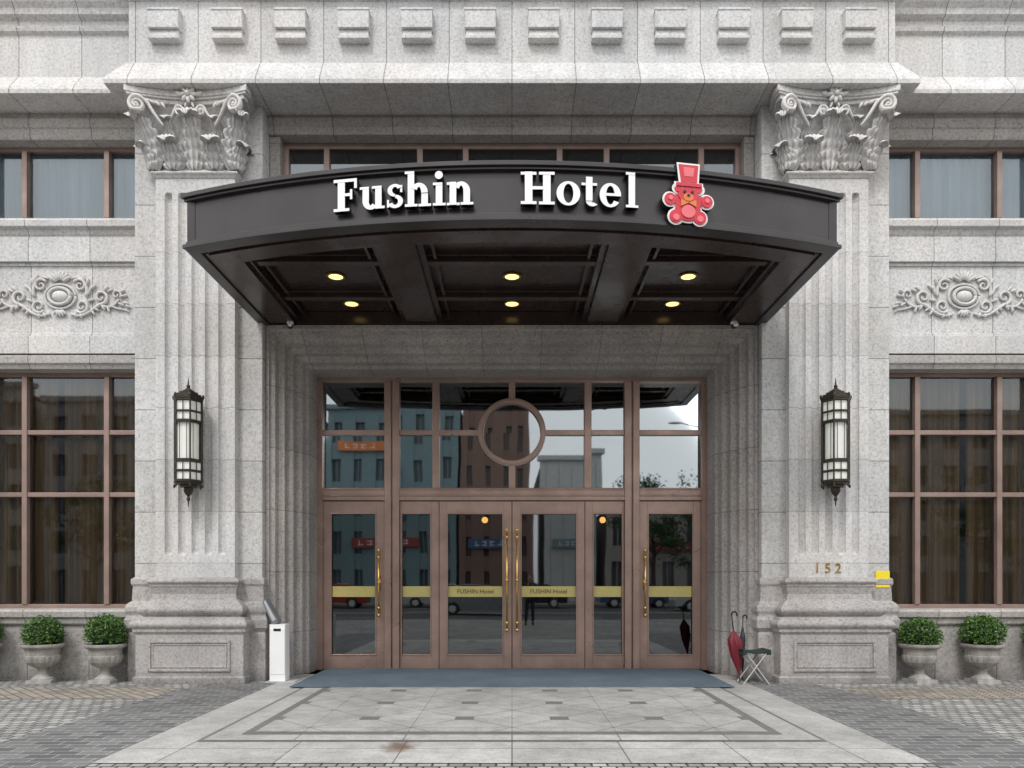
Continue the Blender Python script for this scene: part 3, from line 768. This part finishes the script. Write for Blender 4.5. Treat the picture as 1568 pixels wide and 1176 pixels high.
m_asph=plain('asphalt',(.05,.05,.052),.85,0,.3,1.5,.4)
sheet('ground',-900,900,-900,900,-.14,stone('ground_concrete',(.22,.21,.20),contrast=.2))
sheet('road',-400,400,-34,-15,-.132,m_asph)
b=B()
for y in (-24.6,-24.3): b.box(-200,200,y-.06,y+.06,-.1305,-.127)
for k in range(-20,20):
    b.box(k*9,k*9+4,-19.6,-19.5,-.1305,-.127); b.box(k*9,k*9+4,-29.4,-29.3,-.1305,-.127)
b.build('road_markings',plain('road_paint',(.65,.63,.55),.7))
m_cob=cobble('cobble_grey',(.46,.45,.43),(.25,.245,.235),(.07,.068,.065),.13,.13,.0,ms=.011)
b=B(); b.box(-80,80,-14.8,2.0,-.2,0); b.build('sidewalk',m_cob)
b=B(); b.box(-80,80,-15.0,-14.8,-.2,.004); b.box(-120,120,-34.2,-34,-.2,.004); b.build('kerb',m_conc,bevel=.01)
b=B(); b.box(-120,120,-42,-34.2,-.2,0); b.build('far_sidewalk',m_conc)
m_cobd=cobble('cobble_dark',(.20,.20,.197),(.11,.11,.11),(.38,.37,.36),.26,.13,0,.2,.007)
m_dkl=stone('dark_granite_strip',(.17,.17,.165),contrast=.3)
m_cobt=cobble('cobble_tan',(.44,.385,.325),(.25,.23,.20),(.11,.10,.09),.115,.115,.785)
b=B()
for sx in (-1,1):
    P=[(3.45,-5.25),(3.45,-.45),(4.35,-.45),(4.6,-1.2),(4.75,-5.25),(4.75,-7.5),(3.45,-7.5)]
    b.add([(sx*x,y,.004) for x,y in P],[tuple(range(len(P)))])
b.build('cobble_border_paving',m_cobd)
b=B()
for sx in (-1,1):
    x0,x1=sorted((sx*4.65,sx*20)); b.add([(x0,-1.9,.0035),(x1,-1.9,.0035),(x1,-.85,.0035),(x0,-.85,.0035)],[(0,1,2,3)])
b.build('tan_paving',m_cobt)
def slab(name,col,px,ox,py,oy,lat=False):
    m=MT(name); X,Y,Z=m.xyz(); nz=m.noise(40,6,rough=.8)
    c=m.mix(1,col,m.ramp(nz,[(.35,.78),(.65,1.08)]),'MULTIPLY'); c=m.mix(1,c,m.ramp(m.noise(1.1,5),[(.3,.76),(.62,1.05)]),'MULTIPLY')
    c=m.mix(1,c,m.ramp(m.noise(5,5,rough=.7),[(.35,.80),(.6,1.03)]),'MULTIPLY')
    u=m.math('DIVIDE',m.math('SUBTRACT',X,ox),px); v=m.math('DIVIDE',m.math('SUBTRACT',Y,oy),py)
    pu,pv=m.math('PINGPONG',u,.5),m.math('PINGPONG',v,.5)
    wn=m.n('ShaderNodeTexWhiteNoise',noise_dimensions='1D'); m.l(m.math('ADD',m.math('MULTIPLY',m.math('FLOOR',u),5.7),m.math('FLOOR',v)),wn.inputs['W'])
    c=m.mix(1,c,m.ramp(wn.outputs['Value'],[(0,.90),(1,1.04)]),'MULTIPLY')
    if lat:
        s1=m.math('PINGPONG',m.math('ADD',u,v),.5); s2=m.math('PINGPONG',m.math('SUBTRACT',u,v),.5)
        ln_=m.math('LESS_THAN',m.math('MINIMUM',s1,s2),.012)
        c=m.mix(ln_,c,m.mix(1,c,.55,'MULTIPLY'))
        sq=m.math('LESS_THAN',m.math('MAXIMUM',pu,pv),.10)
        c=m.mix(sq,c,m.mix(1,(.17,.167,.16),m.ramp(nz,[(.3,.7),(.7,1.1)]),'MULTIPLY'))
        mk=m.math('LESS_THAN',m.math('MINIMUM',m.math('ABSOLUTE',m.math('SUBTRACT',pu,.5)),m.math('ABSOLUTE',m.math('SUBTRACT',pv,.5))),.006)
        c=m.mix(mk,c,m.mix(1,c,.65,'MULTIPLY'))
    else:
        ln_=m.math('LESS_THAN',m.math('MINIMUM',m.math('MULTIPLY',pu,px),m.math('MULTIPLY',pv,py)),.007)
        c=m.mix(ln_,c,m.mix(1,c,.40,'MULTIPLY'))
    dx=m.math('DIVIDE',m.math('ADD',X,1.02),.22); dy=m.math('DIVIDE',m.math('ADD',Y,4.65),.36)
    d=m.math('SQRT',m.math('ADD',m.math('MULTIPLY',dx,dx),m.math('MULTIPLY',dy,dy)))
    d=m.math('MULTIPLY',m.math('ADD',d,m.math('MULTIPLY',m.noise(9,5),.9)),.6)
    rf=m.ramp(d,[(.42,.85),(.80,0.0)]); c=m.mix(rf,c,(.13,.08,.05))
    m.bump(m.math('SUBTRACT',m.math('MULTIPLY',nz,.3),ln_),.3,.004)
    return m.set(c,.6,spec=.35)
ent=empty('entrance_paving')
def esheet(name,x0,x1,y0,y1,z,mat):
    o=sheet(name,x0,x1,y0,y1,z,mat); o.parent=ent
esheet('border_slabs',-3.45,3.45,-5.25,1.3,.008,slab('slab_border',(.48,.47,.45),.98,.0,20,-4.72))
esheet('dark_line_outer',-2.93,2.93,-4.45,-.3,.012,m_dkl)
esheet('light_line',-2.89,2.89,-4.41,-.3,.016,slab('slab_band',(.49,.475,.455),1.02,.0,20,-7))
esheet('dark_line_inner',-2.62,2.62,-4.16,-.3,.020,m_dkl)
esheet('slab_field',-2.52,2.52,-4.06,-.3,.024,slab('slab_field_mat',(.44,.43,.41),1.02,.51,1.01,-2.34,True))
b=B(); b.box(-3.1,3.1,-1.03,1.10,.024,.036)
mm=MT('blue_grey_carpet'); cc=mm.mix(1,(.13,.165,.20),mm.ramp(mm.noise(60,4,rough=.8),[(.35,.65),(.65,1.2)]),'MULTIPLY'); cc=mm.mix(1,cc,mm.ramp(mm.noise(1.3,3),[(.3,.8),(.7,1.05)]),'MULTIPLY'); mm.bump(mm.noise(150,2),.6,.006)
b.build('entrance_mat',mm.set(cc,.95,spec=.1),bevel=.004)

# ------------------------------------------------------------------ opposite side of the street
m_facade=plain('dark_facade_glass',(.09,.105,.12),.15,0,.3,.3)
def block(name,x0,x1,h,wall,cols,floors,y=-42,depth=14,pier=.5,signs=()):
    e=empty(name,(0,0,0)); w=B(); g=B()
    g.box(x0+.2,x1-.2,y-depth,y-.35,0,h-.3)
    fh=h/floors; cw=(x1-x0)/cols
    for i in range(1,floors+1):
        z0=i*fh-.45; z1=i*fh+.75 if i<floors else h+.6
        w.box(x0,x1,y-.5,y,z0,min(z1,h+.8))
    for k in range(cols+1):
        xc=x0+k*cw; w.box(max(x0,xc-pier),min(x1,xc+pier),y-.45,y+.08,0,h)
    for k in range(cols):
        xc=x0+(k+.5)*cw; w.box(xc-.05,xc+.05,y-.36,y-.25,0,h)
    w.box(x0,x0+.3,y-depth,y,0,h); w.box(x1-.3,x1,y-depth,y,0,h); w.box(x0,x1,y-depth,y-.4,h-.2,h+.1); w.box(x0-.2,x1+.2,y-.6,y+.3,h+.6,h+.95)
    w.box(x0,x1,y-depth-.3,y-depth,0,h)
    w.build('walls_and_piers',wall,e); g.build('windows',[m_facade],e)
    for (sx0,sx1,z0,z1,mt) in signs:
        s=B(); s.box(sx0,sx1,y+.1,y+.35,z0,z1)
        nl=max(3,int((sx1-sx0)/.75)); lw=(sx1-sx0-1)/nl
        for q in range(nl):
            a=sx0+.5+q*lw; hh=z1-z0; s.box(a,a+lw*.6,y+.35,y+.37,z0+hh*.28,z0+hh*.36,1); s.box(a+lw*(.1+.3*(q%2)),a+lw*(.2+.3*(q%2)),y+.352,y+.372,z0+hh*.25,z0+hh*.75,1)
            if q%3: s.box(a,a+lw*.6,y+.35,y+.37,z0+hh*.64,z0+hh*.72,1)
        s.build('shop_sign',[mt,m_white],e)
wl=[plain('painted_concrete_teal',(.20,.29,.31),.7),plain('brick_brown',(.24,.15,.12),.8),plain('white_tile_facade',(.55,.55,.54),.6),plain('grey_tile_facade',(.32,.32,.33),.7),plain('beige_facade',(.42,.39,.35),.7),plain('blue_sign_panel',(.06,.12,.25),.5),plain('muted_red_sign',(.35,.06,.05),.5)]
block('office_building',-34,-14.5,14,wl[3],9,5,signs=((-30,-17,4.2,5.2,wl[0]),))
block('teal_shop_building',-14,-4.2,14.2,wl[0],6,5,signs=((-13,-9.5,11.5,12.2,m_orange),(-12,-7,4,4.7,wl[6]),(-8.8,-8.0,6.2,10.5,wl[5])))
block('brown_apartment_building',-4,1.6,16.0,wl[1],4,6,signs=((-3.3,.6,4,4.7,wl[5]),))
block('white_shop_building',2.4,6.3,10.2,wl[2],4,4,signs=((3,6,4,4.7,wl[0]),))
block('low_shop_building',7,26,6.8,wl[4],10,2,signs=((10,14,3.8,4.5,wl[6]),(17,22,3.8,4.5,wl[5])))
block('grey_office_building',26.5,46,13,wl[3],9,5)
block('beige_apartment_building',-58,-35,15,wl[4],10,5)
block('tall_office_tower',47,64,26,wl[2],7,8)
# trees
m_bark=plain('bark',(.07,.05,.035),.9,0,.3,6,.5)
mtl=MT('tree_leaves'); g_=mtl.n('ShaderNodeNewGeometry'); mtl=mtl.set(mtl.ramp(g_.outputs['Random Per Island'],[(0,(.02,.05,.012)),(1,(.07,.13,.03))]),.6)
def tree_mesh(seed,H):
    random.seed(seed); t=B(); l=B(); ends=[]
    t.tube([(0,0,-.1),(.05,.02,H*.2),(-.05,.05,H*.42),(0,0,H*.6)],[.20,.16,.12,.07],8)
    for i in range(9):
        a=i*2.4; z=H*(.30+.035*i); r=H*random.uniform(.18,.30)
        p1=(r*.5*math.cos(a),r*.5*math.sin(a),z+H*.08); p2=(r*math.cos(a),r*math.sin(a),z+H*random.uniform(.14,.26))
        t.tube([(0,0,z),p1,p2],[.07,.05,.02],6); ends+=[p2,p1]
    ends.append((0,0,H*.85))
    for i in range(34):
        c=Vector(random.choice(ends))+Vector((random.gauss(0,.09*H),random.gauss(0,.09*H),random.gauss(.03*H,.06*H)))
        R_=random.uniform(.05,.10)*H
        for k in range(90):
            p=c+Vector((random.gauss(0,R_*.5),random.gauss(0,R_*.5),random.gauss(0,R_*.36)))
            nn=Vector((random.gauss(0,1),random.gauss(0,1),random.gauss(0,1)+.5)).normalized(); tt=nn.orthogonal().normalized(); u=nn.cross(tt); q=random.uniform(.07,.15)
            l.add([p-tt*q,p+u*q*.6,p+tt*q,p-u*q*.6],[(0,1,2,3)])
    return t,l
tm=[]
for sd,H in ((1,8.5),(2,9.5)):
    t,l=tree_mesh(sd,H); a=t.build('tmp_t',m_bark,smooth=True); c_=l.build('tmp_l',mtl); tm.append((a.data,c_.data)); bpy.data.objects.remove(a); bpy.data.objects.remove(c_)
for i,(x,y) in enumerate(((-27,-36),(-18,-36.5),(9.5,-36),(14,-36.5),(21,-36),(30,-36),(-38,-36),(38,-36.3))):
    e=empty('street_tree',(x,y,0)); e.rotation_euler=(0,0,i*1.3)
    for nm,d in zip(('trunk','foliage'),tm[i%2]):
        ob=bpy.data.objects.new(nm,d); scene.collection.objects.link(ob); ob.parent=e
e=empty('street_lamp',(12.6,-34.6,0)); b=B(); b.tube([(0,0,0),(0,0,4),(0,0,11.2)],[.11,.085,.06],10); b.tube([(0,0,11.2),(-.6,0,11.7),(-1.8,0,11.95)],[.06,.05,.04],8); b.ell((-2.2,0,11.95),(.5,.16,.07)); b.lathe(0,0,[(.2,0),(.2,.4),(.12,.5)],12)
b.build('pole_and_head',plain('galvanised_steel',(.30,.31,.32),.5,.5),e,smooth=True)
# cars
m_tyre=plain('tyre_rubber',(.02,.02,.02),.8); m_cg=plain('car_window_glass',(.02,.025,.03),.08); m_lamp=plain('car_lamp',(.6,.6,.58),.2)
def car(x,y,col,fl=1,metal=.3):
    e=empty('parked_car',(x,y,-.132)); b=B(); pc=plain('car_paint',col,.22,metal,.05)
    def arch(cx): return [(cx+.36*math.cos(a),.30+.36*math.sin(a)) for a in [i*pi/8 for i in range(9)]]
    poly=[(-2.2,.3),(-2.22,.62),(-2.1,.80),(-1.15,.93),(.9,.98),(1.95,.98),(2.15,.85),(2.2,.5),(2.15,.28)]+arch(1.35)+arch(-1.35)
    b.prism(poly,-.86,.86,0)
    cab=[(-1.1,.92),(-.35,1.40),(.1,1.46),(.9,1.44),(1.45,1.25),(1.85,.96)]
    vs=[(p[0],-.80+.16*max(0,(p[1]-.95)/.5),p[1]) for p in cab]+[(p[0],.80-.16*max(0,(p[1]-.95)/.5),p[1]) for p in cab]; n=6
    b.add(vs,[tuple(range(n)),tuple(range(2*n-1,n-1,-1))]+[(i,i+n,i+n+1,i+1) for i in range(n-1)],[1,1]+[1,0,0,0,1])
    for s in (-1,1):
        for px in (-.32,.72,): b.tube([(px,s*.80,.95),(px+.02,s*.655,1.42)],.03,6,mi=0)
        b.tube([(-1.05,s*.80,.95),(-.35,s*.665,1.41),(.9,s*.655,1.44),(1.8,s*.79,.99)],.03,6,mi=0)
        for cx in (-1.35,1.35):
            b.tube([(cx,s*.66,.31),(cx,s*.87,.31)],.31,20,mi=2); b.tube([(cx,s*.87,.31),(cx,s*.885,.31)],.19,12,mi=3)
        b.box(-2.24,-2.15,s*.62-.15,s*.62+.15,.60,.74,3); b.box(2.12,2.21,s*.64-.14,s*.64+.14,.62,.80,4)
        b.ell((-.75,s*.93,1.0),(.08,.08,.06),mi=0)
    b.build('car_body',[pc,m_cg,m_tyre,m_lamp,m_red],e,bevel=.02); e.rotation_euler=(0,0,0 if fl>0 else pi)
car(-4.5,-31.6,(.55,.55,.56)); car(1.2,-31.8,(.03,.03,.035)); car(7.5,-31.6,(.08,.12,.25)); car(-11,-31.7,(.35,.03,.03)); car(14.5,-31.7,(.6,.6,.6)); car(-1.5,-24.5+2,(.30,.31,.33),-1); car(11,-27,(.5,.5,.5))
# ------------------------------------------------------------------ photographer (seen reflected in the doors)
def skinned(name,pts,edges,rad,mat,parent,sub=2,root=0):
    me=bpy.data.meshes.new(name); me.from_pydata(pts,edges,[]); ob=bpy.data.objects.new(name,me); scene.collection.objects.link(ob)
    ob.parent=parent; md=ob.modifiers.new('skin','SKIN'); md.use_smooth_shade=True
    for v,r in zip(me.skin_vertices[0].data,rad): v.radius=r if isinstance(r,tuple) else (r,r); v.use_root=False
    me.skin_vertices[0].data[root].use_root=True
    s=ob.modifiers.new('sub','SUBSURF'); s.levels=sub; s.render_levels=sub; me.materials.append(mat); return ob
ph=empty('person',(.60,-11.85,0))
m_cl=plain('dark_jacket',(.03,.03,.035),.8,0,.2,6); m_jean=plain('dark_trousers',(.025,.03,.045),.85); m_skin=plain('skin',(.50,.30,.21),.5,0,.08); m_hair=plain('black_hair',(.012,.01,.009),.5)
skinned('jacket_torso',[(0,0,.95),(0,.01,1.12),(0,.0,1.30),(0,-.01,1.42),(-.17,0,1.40),(-.23,.10,1.20),(-.10,.33,1.37),(.17,0,1.40),(.23,.10,1.20),(.10,.33,1.37)],
  [(0,1),(1,2),(2,3),(3,4),(4,5),(5,6),(3,7),(7,8),(8,9)],[(.15,.10),(.145,.10),(.17,.11),(.10,.08),(.065,.065),(.05,.05),(.035,.035),(.065,.065),(.05,.05),(.035,.035)],m_cl,ph)
skinned('trousers',[(0,0,.92),(-.09,0,.86),(-.11,.02,.48),(-.12,0,.09),(.09,0,.86),(.11,.02,.48),(.12,0,.09)],[(0,1),(1,2),(2,3),(0,4),(4,5),(5,6)],[(.14,.10),(.095,.095),(.062,.065),(.045,.05),(.095,.095),(.062,.065),(.045,.05)],m_jean,ph)
b=B(); b.ell((0,.02,1.60),(.076,.095,.115),n=20,m=14); b.tube([(0,0,1.40),(0,.0,1.52)],[.055,.05],12); b.ell((0,.115,1.585),(.014,.02,.022))
for s in (-1,1): b.ell((s*.077,.0,1.59),(.012,.02,.03))
for s in (-1,1):
    b.ell((s*.085,.36,1.40),(.022,.035,.045))
    for k in range(4):
        z=1.43-.02*k; b.tube([(s*.085,.385,z),(s*.075,.415,z),(s*.055,.42,z-.002),(s*.04,.41,z)],[.009,.009,.008,.007],6)
    b.tube([(s*.08,.34,1.39),(s*.065,.365,1.415),(s*.05,.378,1.43)],[.011,.010,.008],6)
b.build('head_and_hands',m_skin,ph,smooth=True)
b=B(); b.ell((0,-.005,1.635),(.084,.098,.10),n=20,m=12); b.build('hair',m_hair,ph,smooth=True)
b=B(); 
for s in (-1,1): b.ell((s*.028,.108,1.605),(.011,.008,.006)); 
b.ell((0,.108,1.545),(.022,.008,.005)); b.box(-.075,.075,.385,.395,1.37,1.45)
for s in (-1,1): b.ell((s*.12,.05,.045),(.05,.13,.05))
b.build('shoes_phone_and_features',m_black,ph,smooth=False)

# ------------------------------------------------------------------ world, sun, camera
w=bpy.data.worlds.new('World'); scene.world=w; w.use_nodes=True; nt=w.node_tree; bg=nt.nodes['Background']
sky=nt.nodes.new('ShaderNodeTexSky'); sky.sky_type='NISHITA'; sky.sun_disc=False
EL,AZ=math.radians(52),math.radians(200)
sky.sun_elevation=EL; sky.sun_rotation=AZ; sky.air_density=1.2; sky.dust_density=2.0
hs=nt.nodes.new('ShaderNodeHueSaturation'); hs.inputs['Saturation'].default_value=.45; nt.links.new(sky.outputs[0],hs.inputs['Color'])
tc=nt.nodes.new('ShaderNodeTexCoord'); mp=nt.nodes.new('ShaderNodeMapping'); mp.inputs['Scale'].default_value=(1,1,2.6); nt.links.new(tc.outputs['Generated'],mp.inputs[0])
nz=nt.nodes.new('ShaderNodeTexNoise'); nz.inputs['Scale'].default_value=2.6; nz.inputs['Detail'].default_value=6; nt.links.new(mp.outputs[0],nz.inputs['Vector'])
cr=nt.nodes.new('ShaderNodeValToRGB'); cr.color_ramp.elements[0].position=.38; cr.color_ramp.elements[1].position=.60; nt.links.new(nz.outputs['Fac'],cr.inputs[0])
cr.color_ramp.elements[0].color=(.62,.62,.62,1)
mx=nt.nodes.new('ShaderNodeMixRGB'); nt.links.new(cr.outputs[0],mx.inputs[0]); nt.links.new(hs.outputs[0],mx.inputs[1]); mx.inputs[2].default_value=(12.7,12.9,13.1,1)
nt.links.new(mx.outputs[0],bg.inputs[0]); bg.inputs[1].default_value=.15
sl=bpy.data.lights.new('sun','SUN'); sl.energy=1.5; sl.angle=math.radians(12); sl.color=(1,.975,.945)
so=bpy.data.objects.new('sun',sl); scene.collection.objects.link(so)
d=Vector((-.35*math.cos(EL),-.94*math.cos(EL),math.sin(EL)))
so.rotation_euler=(-d).to_track_quat('-Z','Y').to_euler()
cam=bpy.data.cameras.new('camera'); co_=bpy.data.objects.new('camera',cam); scene.collection.objects.link(co_)
co_.location=(0,-11.32,1.5); co_.rotation_euler=(pi/2,0,0); cam.lens=26; cam.sensor_width=36; cam.shift_y=.1926; cam.clip_end=3000; cam.clip_start=.05
scene.camera=co_
scene.view_settings.view_transform='Standard'; scene.view_settings.look='None'; scene.view_settings.exposure=0
